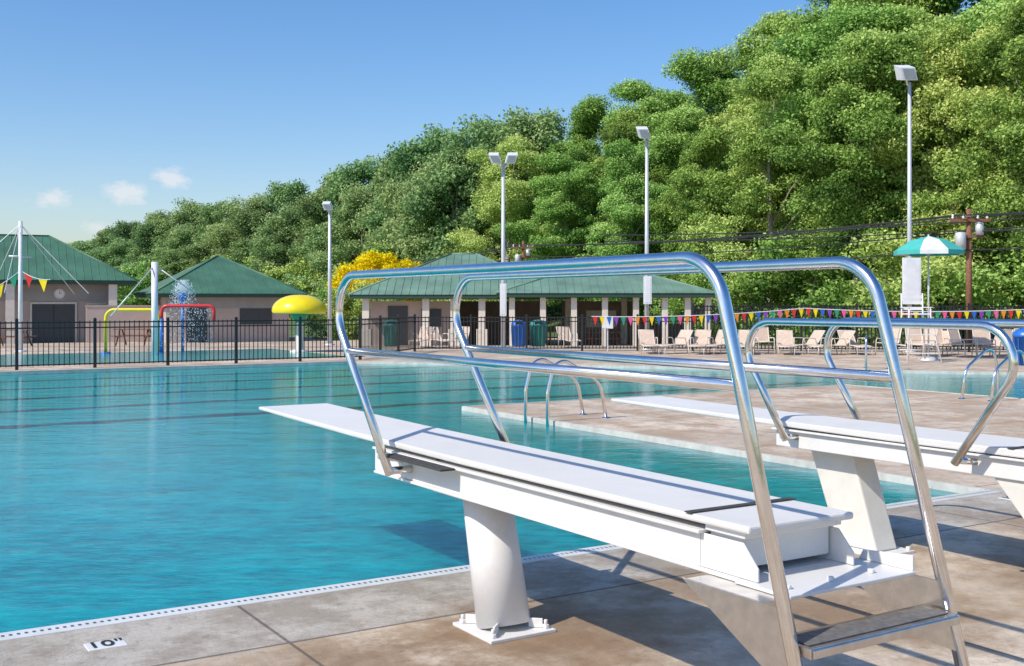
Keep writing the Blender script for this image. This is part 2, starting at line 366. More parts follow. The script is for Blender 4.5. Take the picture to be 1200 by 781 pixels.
# ---------------------------------------------------------------- diving stand (long)
def rail_side(e, x, path, mid, extra=None, r=.023):
    mb = MB(); mb.tube(fillet([(x,y,z) for y, z in path], .2, 10), r, 16)
    if mid: mb.tube([(x,mid[0][0],mid[0][1]),(x,mid[1][0],mid[1][1])], r*.86, 14)
    sg = 1 if x > 0 else -1
    if extra: extra(mb, x, sg)
    return mb.obj("handrail", M_steel, e)
def stand_long():
    e = thing("diving_board_stand", (2.87,4.66,0), "long white diving board on a column stand with stainless handrails", "diving board", group="diving boards beside the pool")
    mb = MB(); top = [(-1.98,.858),(-1,.857),(0,.857),(1.2,.862),(2.0,.870),(2.78,.880)]
    bot = [(2.78,.858),(2.0,.844),(1.2,.832),(0,.826),(-1.98,.832)]
    mb.prism([(-.255,y,z) for y, z in top+bot], (.51,0,0)); mb.obj("board", M_board, e, bevel=.008)
    mb = MB(); mb.box(-.262,.262,-1.70,-1.665,.8595,.864)
    mb.obj("hinge_strap", M_rubber, e, bevel=.002)
    # beam: box girder whose side flanges run on over a low flat plate behind the board
    mb = MB()
    mb.box(-.235,.235,-1.72,.94,.675,.795); mb.box(-.262,.262,-1.74,.92,.7955,.808)
    mb.box(-.248,.248,-1.92,.93,.662,.6745)
    for sg in (-1,1):
        x0, x1 = sorted((sg*.226, sg*.2349))
        mb.prism([(x0,-1.722,.676),(x0,-2.0,.676),(x0,-2.0,.72),(x0,-1.93,.795),(x0,-1.722,.795)], (x1-x0,0,0))
    mb.box(-.262,.345,-2.17,-1.9205,.662,.674)
    mb.prism([(.335,-2.165,.6745),(.335,-1.93,.6745),(.335,-1.95,.71),(.335,-2.165,.73)], (.009,0,0))
    mb.obj("beam", M_white, e, bevel=.003)
    mb = MB()
    mb.box(-.235,.235,-1.94,-1.745,.8085,.8305)
    mb.box(-.215,.215,-1.90,-1.75,.700,.808)
    for x in (-.2,0,.2): mb.tube([(x,-2.10,.674),(x,-2.10,.688)], .013, 6)
    mb.obj("rear_anchor", M_white, e, bevel=.003)
    mb = MB(); mb.tube([(-.22,.25,.817),(.22,.25,.817)], .009, 12); mb.obj("fulcrum", M_rubber, e)
    mb = MB(); mb.tube([(0,-.035,.02),(0,.13,.64)], .134, 40, r1=.124)
    mb.box(-.2,.2,-.09,.33,.643,.6615)
    mb.obj("pedestal", M_white, e)
    mb = MB(); mb.box(-.185,.185,-.22,.15,0,.016)
    for x in (-.15,.15):
        for y in (-.18,.11):
            mb.tube([(x,y,.016),(x,y,.036)], .018, 6); mb.tube([(x,y,.036),(x,y,.058)], .009, 10)
            mb.rbox((x*.76,-.035+(y+.035)*.76,.04), (.07,.012,.045), (0,0,math.atan2(y+.035,x)))
    mb.obj("base_plate", M_white, e, bevel=.003)
    def ex(mb, x, sg):
        mb.tube([(x,.50,.735),(sg*.2,.50,.735)], .02, 12); mb.tube([(x,.60,.80),(sg*.2,.60,.76)], .014, 10)
        mb.lathe([(.0,.012),(.05,.012),(.05,.0)], (x,-2.435), 18)
    for x in (-.375,.375):
        rail_side(e, x, [(.47,.725),(1.345,1.75),(-1.95,1.75),(-2.44,0.0)], [(.99,1.335),(-2.066,1.335)], ex)
        sg = 1 if x > 0 else -1
        mb = MB(); x0, x1 = sorted((sg*.265, sg*.345)); mb.box(x0,x1,-.02,.62,.796,.806); mb.obj("rail_mount", M_rubber, e, bevel=.002)
        mb = MB(); mb.prism([(sg*.352-.003,-1.76,.660),(sg*.352-.003,-2.25,.660),(sg*.352-.003,-2.325,.44),(sg*.352-.003,-2.16,.45)], (.006,0,0))
        mb.box(min(sg*.225,sg*.35),max(sg*.225,sg*.35),-2.14,-1.78,.652,.6610)
        mb.obj("side_plate", M_brushed, e)
    for z in (.565,.28):
        yc = -2.44+.28*z+.02
        mb = MB(); mb.box(-.352,.352,yc-.075,yc+.075,z-.032,z); mb.box(-.345,.345,yc-.083,yc-.0755,z-.03,z-.004,0)
        mb.box(-.33,.33,yc-.05,yc+.05,z+.0005,z+.004,1)
        mb.tube([(-.375,yc+.0,z-.018),(-.35,yc+.0,z-.018)], .014, 8); mb.tube([(.375,yc+.0,z-.018),(.35,yc+.0,z-.018)], .014, 8)
        mb.obj("step", [M_brushed, M_grip], e, bevel=.003)
stand_long()
def stand_short():
    e = thing("diving_board_stand", (5.79,4.5,0), "short low diving board on a slanted box pedestal with looped handrails", "diving board", group="diving boards beside the pool")
    mb = MB(); mb.prism([(-.255,y,z) for y, z in [(-1.02,.80),(0,.80),(1.2,.802),(2.76,.815),(2.76,.79),(1.2,.768),(0,.758),(-1.02,.758)]], (.51,0,0))
    mb.obj("board", M_board, e, bevel=.008)
    mb = MB(); mb.box(-.24,.24,-1.0,.93,.63,.738); mb.box(-.27,.27,-1.02,.95,.7385,.7505); mb.obj("beam", M_white, e, bevel=.005)
    mb = MB(); mb.prism([(-.10,.20,.02),(-.10,.52,.02),(-.10,.76,.63),(-.10,.40,.63)], (.20,0,0)); mb.obj("pedestal", M_cream, e, bevel=.012)
    mb = MB(); mb.box(-.17,.17,.12,.60,0,.018)
    for x in (-.14,.14):
        for y in (.15,.57): mb.tube([(x,y,.018),(x,y,.04)], .016, 6)
    mb.obj("base_plate", M_white, e, bevel=.003)
    for x in (-.2,.2):
        mb = MB(); mb.prism([(x-.02,-.70,.63),(x-.02,-.95,.63),(x-.02,-1.42,.0),(x-.02,-1.25,.0)], (.04,0,0)); mb.obj("rear_leg", M_cream, e, bevel=.005)
    mb = MB(); mb.box(-.18,.18,-1.38,-1.20,.27,.30); mb.obj("step", M_brushed, e, bevel=.003)
    def ex(mb, x, sg):
        for y in (.74,-.6): mb.tube([(x,y,.72),(sg*.22,y,.70)], .019, 12)
    for x in (-.385,.385):
        rail_side(e, x, [(.70,.70),(1.22,1.475),(-1.12,1.475),(-.57,.70)], None, ex, r=.024)
    mb = MB(); mb.box(-.26,.26,-.85,-.81,.8015,.806); mb.obj("hinge_strap", M_rubber, e)
stand_short()

# ---------------------------------------------------------------- pool ladders
def ladder(loc, rot):
    e = thing("pool_ladder", loc, "stainless steel pool ladder with curved grab rails at the pool edge", "pool ladder", rotz=rot, group="pool ladders")
    for y in (-.27,.27):
        mb = MB(); mb.tube(fillet([(.82,y,0),(.72,y,.50),(-.02,y,.90),(-.16,y,.40),(-.16,y,-.9)], .34, 12), .023, 12)
        mb.lathe([(0,.02),(.05,.015),(.06,.0)], (.82,y), 16); mb.obj("grab_rail", M_steel, e)
    for z in (-.2,-.5,-.8):
        mb = MB(); mb.box(-.22,-.10,-.25,.25,z-.02,z); mb.obj("rung", M_brushed, e)
    return e
l0 = ladder((8.5,12.6,0), 0)
copy_thing(l0, (17.0,11.35,0), math.pi)
copy_thing(l0, (21.4,17.64,0), math.radians(40.7))
copy_thing(l0, (24.2,14.0,0), math.radians(30.7))

# ---------------------------------------------------------------- fences
def fence(p0, p1, H, label, pr=.009):
    p0 = Vector((p0[0],p0[1],0)); p1 = Vector((p1[0],p1[1],0)); D = p1-p0; Ln = D.length; rot = math.atan2(D.y, D.x)
    e = thing("iron_fence", p0, label, "fence", rotz=rot)
    n = max(1, round(Ln/1.72)); w = Ln/n
    mb = MB(); k = int(w/.115)
    for i in range(1, k):
        x = w*i/k; mb.box(x-pr,x+pr,-pr,pr,.07,H)
    for z in (.10, H-.17, H-.04): mb.box(.03,w-.03,-.018,.018,z-.016,z+.016)
    pm = mb.mesh("fence_panel", [M_black])
    mb = MB(); mb.box(-.034,.034,-.034,.034,0,H+.04); mb.add([(-.04,-.04,H+.04),(.04,-.04,H+.04),(.04,.04,H+.04),(-.04,.04,H+.04),(0,0,H+.08)], [(0,1,4),(1,2,4),(2,3,4),(3,0,4),(3,2,1,0)])
    sm = mb.mesh("fence_post", [M_black])
    for i in range(n+1):
        if i < n:
            o = bpy.data.objects.new("fence_panel", pm); COL.objects.link(o); o.parent = e; o.location = (i*w,0,0)
        o = bpy.data.objects.new("fence_post", sm); COL.objects.link(o); o.parent = e; o.location = (i*w,0,0)
fence((-3,28.6), (13,28.6), 1.16, "black iron picket fence along the far edge of the pool")
fence((13,28.6), at(-3.2,36.5), 1.16, "short black iron picket fence beside the changing building")
fence(at(-3.2,36.5), at(6.0,36.8), 1.15, "black iron picket fence in front of the picnic pavilion", .012)
fence(at(6.0,36.8), at(20,35.2), 1.52, "tall black iron picket fence behind the lounge chairs", .018)

# ---------------------------------------------------------------- buildings
RR_ = .017
def hip(mb, x0, x1, y0, y1, z0, z1, mi=0, step=.40):
    W, D = x1-x0, y1-y0; H = min(W, D)/2
    if W >= D: ra, rb = (x0+H,(y0+y1)/2,z1), (x1-H,(y0+y1)/2,z1)
    else: ra, rb = ((x0+x1)/2,y0+H,z1), ((x0+x1)/2,y1-H,z1)
    c = [(x0,y0,z0),(x1,y0,z0),(x1,y1,z0),(x0,y1,z0)]
    if W >= D: fs = [(0,1,5,4),(1,2,5),(2,3,4,5),(3,0,4)]
    else: fs = [(0,1,4),(1,2,5,4),(2,3,5),(3,0,4,5)]
    mb.add(c+[ra,rb], fs, mi)
    def z(t): return z0+(z1-z0)*t/H
    x = x0+step/2
    while x < x1:
        t = min(x-x0, x1-x, H)
        if t > .1:
            mb.tube([(x,y0,z0+.012),(x,y0+t,z(t)+.012)], RR_, 4, mi, cap=False); mb.tube([(x,y1,z0+.012),(x,y1-t,z(t)+.012)], RR_, 4, mi, cap=False)
        x += step
    y = y0+step/2
    while y < y1:
        t = min(y-y0, y1-y, H)
        if t > .1:
            mb.tube([(x0,y,z0+.012),(x0+t,y,z(t)+.012)], RR_, 4, mi, cap=False); mb.tube([(x1,y,z0+.012),(x1-t,y,z(t)+.012)], RR_, 4, mi, cap=False)
        y += step
    for p, q in ((c[0],ra),(c[3],ra if W >= D else rb),(c[1],rb if W >= D else ra),(c[2],rb),(ra,rb)):
        if (Vector(p)-Vector(q)).length > .05: mb.tube([p,q], .06, 6, mi)
def roof(e, x0, x1, y0, y1, z0, z1, m=None):
    mb = MB(); hip(mb, x0,x1,y0,y1,z0,z1,0)
    mb.box(x0+.05,x1-.05,y0+.05,y1-.05,z0-.2,z0-.01,1)
    return mb.obj("roof", [m or M_roof, M_fascia], e)
B = -.62
def bld(s, d, label, cat="building", turn=0.0, ref=(0,0)):
    r = -TH+turn; p = at(s, d, B)
    loc = (p[0]-(ref[0]*math.cos(r)-ref[1]*math.sin(r)), p[1]-(ref[0]*math.sin(r)+ref[1]*math.cos(r)), B)
    return thing("green_roofed_building" if cat == "building" else "picnic_pavilion", loc, label, cat, rotz=r)
TURN = math.radians(25)
# building with clock
e = bld(-26.7,64,"beige pool house with green hip roof and wall clock", turn=TURN, ref=(5.0,3.0))
mb = MB(); mb.box(-8,8.3,0,6.2,0,3.25); mb.obj("wall", M_wall, e)
mb = MB(); mb.box(-8.02,8.32,-.03,-.003,2.3,3.2); mb.obj("grey_band", M_wall2, e)
roof(e,-9.2,9.4,-1.4,7.4,3.45,6.06)
mb = MB(); mb.box(4.0,6.2,-.06,-.001,0,2.15); mb.box(5.07,5.13,-.08,-.061,0,2.1,1); mb.obj("door", [M_doorg, M_black], e)
mb = MB(); mb.box(3.9,4.0,-.09,-.001,0,2.25); mb.box(6.2,6.3,-.09,-.001,0,2.25); mb.box(4.0,6.2,-.09,-.001,2.15,2.25); mb.obj("door_frame", M_trim, e)
mb = MB(); CX = 5.4
mb.add([(CX+.27*math.cos(a*math.pi/12), -.06, 2.72+.27*math.sin(a*math.pi/12)) for a in range(24)]+[(CX+.27*math.cos(a*math.pi/12), -.031, 2.72+.27*math.sin(a*math.pi/12)) for a in range(24)],
       [tuple(range(24))]+[(a,(a+1)%24,24+(a+1)%24,24+a) for a in range(24)], 0)
for a in range(12):
    mb.rbox((CX+.22*math.cos(a*math.pi/6),-.064,2.72+.22*math.sin(a*math.pi/6)), (.05,.004,.014), (0,-a*math.pi/6,0), 1)
mb.rbox((CX,-.066,2.79), (.016,.004,.16), (0,.3,0), 1); mb.rbox((CX+.05,-.067,2.73), (.12,.003,.02), (0,.2,0), 1)
mb.obj("wall_clock", [M_lampw, M_black], e)
mb = MB(); mb.box(6.8,7.9,-.05,-.001,1.1,2.2); mb.box(6.9,7.8,-.06,-.051,1.2,2.1,1); mb.obj("window", [M_trim, M_doorg], e)
for x in (2.9,8.1):
    mb = MB(); mb.box(x-.22,x+.22,-1.2,-.75,0,3.24); mb.obj("column", M_col, e, bevel=.01)
# building with pyramid-like roof
e = bld(-17.2,65,"tan block building with green metal hip roof beside the spray pad", turn=TURN, ref=(0,3.2))
mb = MB(); mb.box(-3.4,3.4,0,6.6,0,2.6); mb.obj("wall", M_wall, e)
mb = MB(); mb.box(-3.42,3.42,-.03,-.003,1.9,2.58); mb.obj("grey_band", M_wall2, e)
roof(e,-4.25,4.25,-1,7.4,2.72,4.95)
mb = MB(); mb.box(-2.3,-1.2,-.06,-.001,0,2.1); mb.obj("door", M_doorg, e)
mb = MB(); mb.box(.6,2.4,-.06,-.001,1.0,1.9); mb.obj("window", M_doorg, e)
# link wall
e = thing("garden_wall", at(-20.7,62,B), "tan stucco wall between two pool houses", "wall", rotz=-TH+TURN)
mb = MB(); mb.box(-2.9,2.2,0,.25,0,2.0); mb.box(-2.93,2.23,-.03,.28,2.0,2.08); mb.obj("wall", M_wall, e)
# main pavilion
e = bld(-2.7,56,"tan changing building with large sunlit-toned green metal roof and deep eaves")
mb = MB(); mb.box(-4.5,-.2,.4,8,0,2.3); mb.obj("wall", M_wall, e)
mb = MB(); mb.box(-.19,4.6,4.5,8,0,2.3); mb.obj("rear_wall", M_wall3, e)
roof(e,-5.4,5.6,-1.1,8.6,2.62,4.85,M_roof2)
mb = MB(); mb.box(-3.6,-2.6,.34,.399,0,2.05); mb.obj("door", M_doorg, e)
mb = MB(); mb.box(-1.9,-.9,.34,.399,1,1.9); mb.obj("window", M_doorg, e)
for x in (-4.6,-1.6,-.2,1.2):
    mb = MB(); mb.box(x-.17,x+.17,-.7,-.35,0,2.42); mb.box(x-.27,x+.27,-.8,-.25,0,.9); mb.obj("column", M_col, e, bevel=.01)
# long pavilion
e = bld(5.2,54,"long open picnic pavilion with sunlit-toned green metal roof on cream columns","picnic pavilion")
roof(e,-6.0,4.7,-.8,6.0,2.68,3.78,M_roof2)
for x in (-5.2,-3.7,-2.2,-.7,.8,2.2,3.3,4.3):
    mb = MB(); mb.box(x-.14,x+.14,-.4,-.12,0,2.47); mb.obj("column", M_col, e, bevel=.01)
for x in (-2.2,.8,4.3):
    mb = MB(); mb.box(x-.15,x+.15,5.3,5.6,0,2.47); mb.obj("column", M_col, e, bevel=.01)
mb = MB(); mb.box(-2.5,1.5,5.7,5.9,0,2.3); mb.box(1.6,4.1,5.7,5.9,0,1.1); mb.obj("rear_wall", M_wall3, e)  # dark wall added at the back to stand for interior shade
mb = MB(); mb.box(-1.2,.4,5.60,5.69,.9,1.8); mb.obj("serving_hatch", M_trim, e)

# ---------------------------------------------------------------- flood light poles
def light_pole(s, d, H, heads, box_z, label, boxw=.55, boxh=1.5, k=1.0):
    e = thing("light_pole", at(s,d,0), label, "light pole", rotz=-TH, group="floodlight poles around the pool")
    mb = MB(); mb.tube([(0,0,0),(0,0,H)], .085, 16, r1=.055); mb.lathe([(.2,0),(.2,.04),(.1,.06)], (0,0), 16); mb.obj("pole", M_galv, e)
    for hx in heads:
        sg = -1 if hx < 0 else 1; sk = .10*sg*k
        mb = MB(); mb.prism([(hx-.17*k,-.32*k,H-.02),(hx-.17*k,.10*k,H+.10),(hx-.17*k+sk,.02*k,H+.42*k),(hx-.17*k+sk,-.42*k,H+.27*k)], (.36*k,0,0), 0)
        mb.prism([(hx-.12*k,-.335*k,H+.01),(hx-.12*k+sk*.9,-.425*k,H+.24*k),(hx-.12*k+sk*.9,-.435*k,H+.237*k),(hx-.12*k,-.345*k,H+.005)], (.27*k,0,0), 1)
        mb.tube([(0,0,H-.15),(hx*.6,0,H-.05),(hx,-.1*k,H+.1)], .03, 8, 0)
        mb.obj("lamp_head", [M_lampw, M_glass], e, bevel=.01)
    if box_z:
        mb = MB(); mb.box(-boxw/2,boxw/2,-.28,-.1,box_z,box_z+boxh); mb.box(-boxw/2+.04,boxw/2-.04,-.288,-.281,box_z+.05,box_z+boxh-.05)
        mb.obj("control_box", M_lampw, e, bevel=.01)
light_pole(12.9,36,8.75,[-.14],1.55,"tall galvanised floodlight pole with one white lamp and a white box",k=1.35)
light_pole(4.62,38,7.2,[-.1],1.55,"tall galvanised floodlight pole with one lamp and a narrow white box",.26,.95,k=1.05)
light_pole(-.3,38,6.35,[-.24,.22],1.15,"galvanised floodlight pole with twin white lamps",.22,1.1,k=.95)
light_pole(-6.9,42,5.1,[-.03],None,"slender galvanised light pole with a single small lamp",k=.8)

# ---------------------------------------------------------------- utility poles and wires
def utility_pole(s, d, H, z0, label):
    e = thing("utility_pole", at(s,d,z0), label, "utility pole", rotz=-TH, group="utility poles")
    mb = MB(); mb.tube([(0,0,0),(0,0,H)], .13, 12, r1=.09); mb.obj("pole", M_wood, e)
    mb = MB(); mb.box(-.75,.75,-.16,-.04,H-.5,H-.38); mb.obj("crossarm", M_wood, e)
    mb = MB(); mb.box(-.5,.5,-.16,-.04,H-1.1,H-1.0); mb.obj("crossarm", M_wood, e)
    for x in (-.65,-.25,.3,.65):
        mb = MB(); mb.lathe([(.03,H-.38),(.06,H-.33),(.03,H-.28),(.055,H-.24),(.0,H-.2)], (x,-.1), 8); mb.obj("insulator", M_lampw, e)
    mb = MB(); mb.lathe([(0,H-1.55),(.2,H-1.55),(.2,H-.95),(.17,H-.9),(0,H-.88)], (-.36,-.1), 14); mb.obj("transformer", M_galv, e)
    mb = MB(); mb.lathe([(0,H-1.0),(.15,H-1.0),(.15,H-.55),(0,H-.5)], (.33,-.16), 14); mb.obj("transformer", M_galv, e)
utility_pole(17.3,42,5.45,-.3,"brown wooden utility pole with transformers behind the fence")
utility_pole(.75,74,6.3,-.6,"distant wooden utility pole behind the pavilion roof")
def cable(a, b, sag):
    a, b = Vector(a), Vector(b); pts = []
    for i in range(25):
        f = i/24; p = a.lerp(b, f); p.z -= sag*4*f*(1-f); pts.append(p-a)
    mb = MB(); mb.tube(pts, .028, 5)
    o = mb.obj("overhead_cable", M_cable, loc=a); o['label'] = "black overhead power cable strung between wooden poles"; o['category'] = "cable"; o['group'] = "overhead cables"
for dx, z1, z2, z3 in ((-.6,4.9,5.45,5.9),(-.2,4.91,5.46,5.8),(.6,4.9,5.45,5.7),(.1,4.3,4.7,5.1),(-.1,3.6,4.2,4.7)):
    cable(at(26+dx,37,z1+.65), at(17.3+dx,41.9,z1), .2)
    cable(at(17.3+dx,41.9,z1), at(.75+dx*.8,73.9,z2), .35)
    cable(at(.75+dx*.8,73.9,z2), at(-16+dx*.8,115,z3), .5)
for dz in (0,.35):
    cable(at(26,40,4.9+dz), at(5,60,4.9+dz), .3)

# ---------------------------------------------------------------- lifeguard chair & umbrella
e = thing("lifeguard_chair", at(11.0,30.2,0), "tall white lifeguard chair on the deck under an umbrella", "lifeguard chair", rotz=-TH)
mb = MB()
for sx in (-1,1):
    mb.tube([(sx*.46,-.62,0),(sx*.29,-.28,1.25),(sx*.29,-.28,1.45)], .022, 8); mb.tube([(sx*.44,.52,0),(sx*.29,.28,1.25),(sx*.29,.32,1.86)], .022, 8)
    mb.tube([(sx*.44,-.43,.45),(sx*.42,.43,.45)], .016, 8)
mb.tube([(-.44,.48,.3),(.44,.48,.3)], .016, 8)
mb.obj("frame", M_white, e)
for z, y in ((.25,-.56),(.5,-.49),(.75,-.42),(1.0,-.35)):
    mb = MB(); mb.box(-.38,.38,y-.04,y+.04,z-.015,z+.01); mb.obj("rung", M_white, e)
mb = MB(); mb.box(-.28,.28,-.28,.28,1.27,1.31); mb.obj("seat", M_white, e, bevel=.008)
mb = MB()
for z in (1.44,1.60,1.76): mb.rbox((0,.31,z), (.56,.022,.085), (-.08,0,0))
mb.obj("backrest", M_white, e)
for sx in (-1,1):
    mb = MB(); mb.box(sx*.30-.035,sx*.30+.035,-.32,.3,1.46,1.485); mb.obj("armrest", M_white, e, bevel=.006)
e = thing("sun_umbrella", at(11.6,30.9,0), "teal and white striped umbrella on a tall pole", "umbrella", rotz=-TH)
mb = MB(); mb.tube([(0,0,0),(0,0,3.5)], .024, 10); mb.lathe([(0,.1),(.25,.08),(.28,0)], (0,0), 16); mb.obj("pole", M_galv, e)
mb = MB()
for k in range(8):
    a0, a1 = 2*math.pi*k/8+.2, 2*math.pi*(k+1)/8+.2; mi = 1 if k in (2,5,7) else 0
    P = lambda r, a, z: (r*math.cos(a), r*math.sin(a), z)
    mb.add([(0,0,3.46),P(.5,a0,3.34),P(.5,a1,3.34),P(.95,a0,3.05),P(.95,a1,3.05),P(.95,a0,2.93),P(.95,a1,2.93)], [(0,1,2),(1,3,4,2),(3,5,6,4)], mi)
mb.obj("canopy", [M_teal, M_canvas], e)
mb = MB()
for k in range(8):
    a = 2*math.pi*k/8+.2; mb.tube([(0,0,3.40),(.93*math.cos(a),.93*math.sin(a),3.03)], .008, 5); mb.tube([(0,0,2.9),(.5*math.cos(a),.5*math.sin(a),3.31)], .007, 5)
mb.obj("ribs", M_galv, e)

# ---------------------------------------------------------------- lounge chairs
def sling_chair(loc, rot, long):
    if long:
        P = [(.80,.88),(.38,.34),(-.35,.36),(-.95,.32)]; nm = "lounge_chair"; lb = "tan chaise lounge with sling seat and raised back on the deck"; cat = "lounge chair"
    else:
        P = [(.42,1.0),(.24,.42),(-.30,.46)]; nm = "patio_chair"; lb = "tan high backed sling patio chair on the deck"; cat = "chair"
    e = thing(nm, loc, lb, cat, rotz=rot, group="deck chairs along the fence"); e.scale = (.82,.82,.82)
    mb = MB()
    Q = [Vector((0,y,z)) for y, z in P]; Q = fillet(Q, .12, 4)
    vs = []
    for q in Q: vs += [(-.27,q.y,q.z+.004),(.27,q.y,q.z+.004)]
    mb.add(vs, [(2*i,2*i+1,2*i+3,2*i+2) for i in range(len(Q)-1)], 0, True); mb.obj("sling", M_sling, e)
    mb = MB()
    for sx in (-.29,.29):
        mb.tube([(sx,q.y,q.z) for q in Q], .018, 8)
        mb.tube(fillet([(sx*1.07,.44,0),(sx*1.07,.30,.60),(sx*1.07,-.30,.62),(sx*1.07,-.36,0)], .09, 4), .018, 8)
        if long: mb.tube([(sx,-.88,.33),(sx,-.92,0)], .016, 8)
    mb.tube([(-.29,P[0][0],P[0][1]),(.29,P[0][0],P[0][1])], .018, 8); mb.tube([(-.29,P[-1][0],P[-1][1]),(.29,P[-1][0],P[-1][1])], .018, 8)
    mb.obj("frame", M_frame, e)
    return e
c1 = sling_chair(at(4.3,35.0), -TH, True); c2 = sling_chair(at(12.2,33.4), -TH, False)
rnd = random.Random(3)
for s, d in ((5.1,34.9),(5.9,34.8),(6.45,34.9),(7.3,34.6),(8.5,34.5),(9.1,34.6),(9.9,34.2),(10.6,34.4),(13.0,33.8),(14.6,33.5)):
    copy_thing(c1, at(s,d), -TH+rnd.uniform(-1.2,.4))
for s, d in ((-2.6,39.4),(-1.9,39.6),(2.0,39.5),(-3.2,39.4)):
    copy_thing(c1, at(s,d), -TH+rnd.uniform(-.9,.5))
for s, d in ((7.9,34.8),(11.5,33.9),(12.75,33.1),(13.4,33.0),(14.0,32.9),(15.2,32.6),(15.8,32.6),(12.0,32.4),(14.5,32.0)):
    copy_thing(c2, at(s,d), -TH+rnd.uniform(-1.2,.8))

# ---------------------------------------------------------------- bins
def bin_(s, d, m, label, r=.29, H=.85, z=0):
    e = thing("waste_bin", at(s,d,z), label, "bin", rotz=-TH, group="bins near the pavilion")
    mb = MB(); mb.lathe([(0,0),(r*.85,0),(r,H*.9),(r*1.04,H*.9),(r*1.04,H*.95)], (0,0), 20)
    for k in range(12):
        a = math.pi*k/6; mb.tube([(r*.87*math.cos(a),r*.87*math.sin(a),.05),(r*1.0*math.cos(a),r*1.0*math.sin(a),H*.88)], .014, 5)
    mb.obj("body", m, e)
    mb = MB(); mb.lathe([(r*1.06,H*.95),(r*1.0,H*1.05),(r*.6,H*1.16),(0,H*1.2)], (0,0), 20); mb.rbox((0,-r*.85,H*1.04), (r*.9,.12,.12), (.3,0,0), 1); mb.obj("lid", [m, M_dark], e)
bin_(-4.6,42.5,M_tealbin,"teal ribbed waste bin with domed lid by the building",.33,.85,-.06)
bin_(.25,42,M_blue,"blue ribbed recycling bin with domed lid by the pavilion",.28,.85,-.06)
bin_(1.0,42.5,M_tealbin,"teal green ribbed waste bin beside the blue bin",.32,.85,-.06)
bin_(13.15,28.4,M_blue,"bright blue bin on the pool deck",.3,.8)

# ---------------------------------------------------------------- bunting
def bunting(a, b, sag, n, label, fl=.30, w=.25, cols=None):
    a, b = Vector(a), Vector(b); D = b-a
    e = thing("pennant_bunting", a, label, "bunting", rotz=math.atan2(D.y, D.x), group="strings of coloured pennants")
    Ln = math.hypot(D.x, D.y)
    f = lambda t: (t*Ln, 0, D.z*t-sag*4*t*(1-t))
    mb = MB(); mb.tube([f(i/20) for i in range(21)], .012, 5); mb.obj("cord", M_canvas, e)
    cols = cols or [M_red, M_yellow, M_blue, M_purple, M_green, M_pink, M_orange]
    for i in range(n):
        t0 = (i+.5-w)/n; t1 = (i+.5+w)/n; p, q = f(t0), f(t1); mb = MB()
        mb.prism([p, q, ((p[0]+q[0])/2+.02, .03, (p[2]+q[2])/2-fl)], (0,.006,0)); mb.obj("pennant", cols[i % len(cols)], e)
bunting(at(2.6,36.3,1.15), at(9.5,36.0,1.42), .10, 30, "string of coloured triangular pennants along the fence", w=.37)
bunting(at(9.5,36.0,1.42), at(17.5,35.0,1.45), .12, 36, "string of coloured triangular pennants along the fence", w=.37)
C4 = [M_red, M_yellow, M_green, M_orange]
bunting(at(-17.3,36,1.9), at(-15.95,36,2.65), .1, 3, "short string of coloured pennants tied to a white mast", .42, .3, C4)
bunting(at(-15.95,36,2.65), at(-14.9,35.8,2.35), .1, 2, "short string of coloured pennants tied to a white mast", .42, .3, C4)

# ---------------------------------------------------------------- spray pad
e = thing("cable_mast", at(-15.95,36,0), "white mast with guy cables standing behind the fence", "mast")
mb = MB(); mb.tube([(0,0,0),(0,0,4.25)], .075, 14, r1=.06); mb.lathe([(.18,0),(.18,.05),(.09,.07)], (0,0), 16); mb.obj("mast", M_lampw, e)
mb = MB()
for a in range(5):
    x, y = 2.3*math.cos(a*1.257+.6), 2.3*math.sin(a*1.257+.6); mb.tube([(0,0,4.15),(x,y,1.9)], .012, 5)
mb.tube([(-.35,0,3.1),(.35,0,3.1)], .03, 8); mb.obj("guy_cables", M_galv, e)
e = thing("cable_mast", at(-10.95,34,0), "white spray mast with slanting cables beside the spray arches", "mast")
mb = MB(); mb.tube([(0,0,0),(0,0,2.85)], .1, 14); mb.obj("mast", M_lampw, e)
mb = MB()
mb.tube([(0,0,2.75),(-1.5,-.9,1.2)], .02, 6); mb.tube([(0,0,2.75),(1.1,-.4,1.9)], .02, 6); mb.obj("guy_cables", M_galv, e)
e = thing("spray_arch", at(-12.0,35,0), "yellow tubular water spray arch on the splash pad", "spray arch", rotz=-TH, group="spray arches")
mb = MB(); mb.tube(fillet([(-.82,0,0),(-.82,0,1.38),(.85,0,1.38),(.85,0,0)], .28, 8), .05, 12); mb.obj("arch", M_yellow, e)
for x in (-.82,.85):
    mb = MB(); mb.lathe([(.16,0),(.16,.03),(.08,.05)], (x,0), 14); mb.obj("base_flange", M_blue, e)
e = thing("spray_arch", at(-10.2,35,0), "red and blue tubular spray arch with falling water", "spray arch", rotz=-TH, group="spray arches")
mb = MB(); mb.tube([(-.85,0,0),(-.85,0,1.1)], .065, 12, 1); mb.tube(fillet([(-.85,0,1.05),(-.85,0,1.5),(.8,0,1.5),(.8,0,1.0)], .18, 8), .052, 12, 0); mb.obj("arch", [M_red, M_blue], e)
def drops(mb, P, r):
    P = Vector(P)
    mb.add([P+Vector((0,0,r*1.8)),P-Vector((0,0,r*1.8)),P+Vector((r,0,0)),P+Vector((-r*.5,r*.9,0)),P+Vector((-r*.5,-r*.9,0))], [(0,2,3),(0,3,4),(0,4,2),(1,3,2),(1,4,3),(1,2,4)])
mb = MB()
for i in range(800):
    x = -.7+1.4*rnd.randrange(15)/14; l = rnd.random()**1.1; drops(mb, (x+rnd.gauss(0,.02+.06*l), -.25*l+rnd.gauss(0,.05*l), 1.42-1.3*l), rnd.uniform(.006,.014))
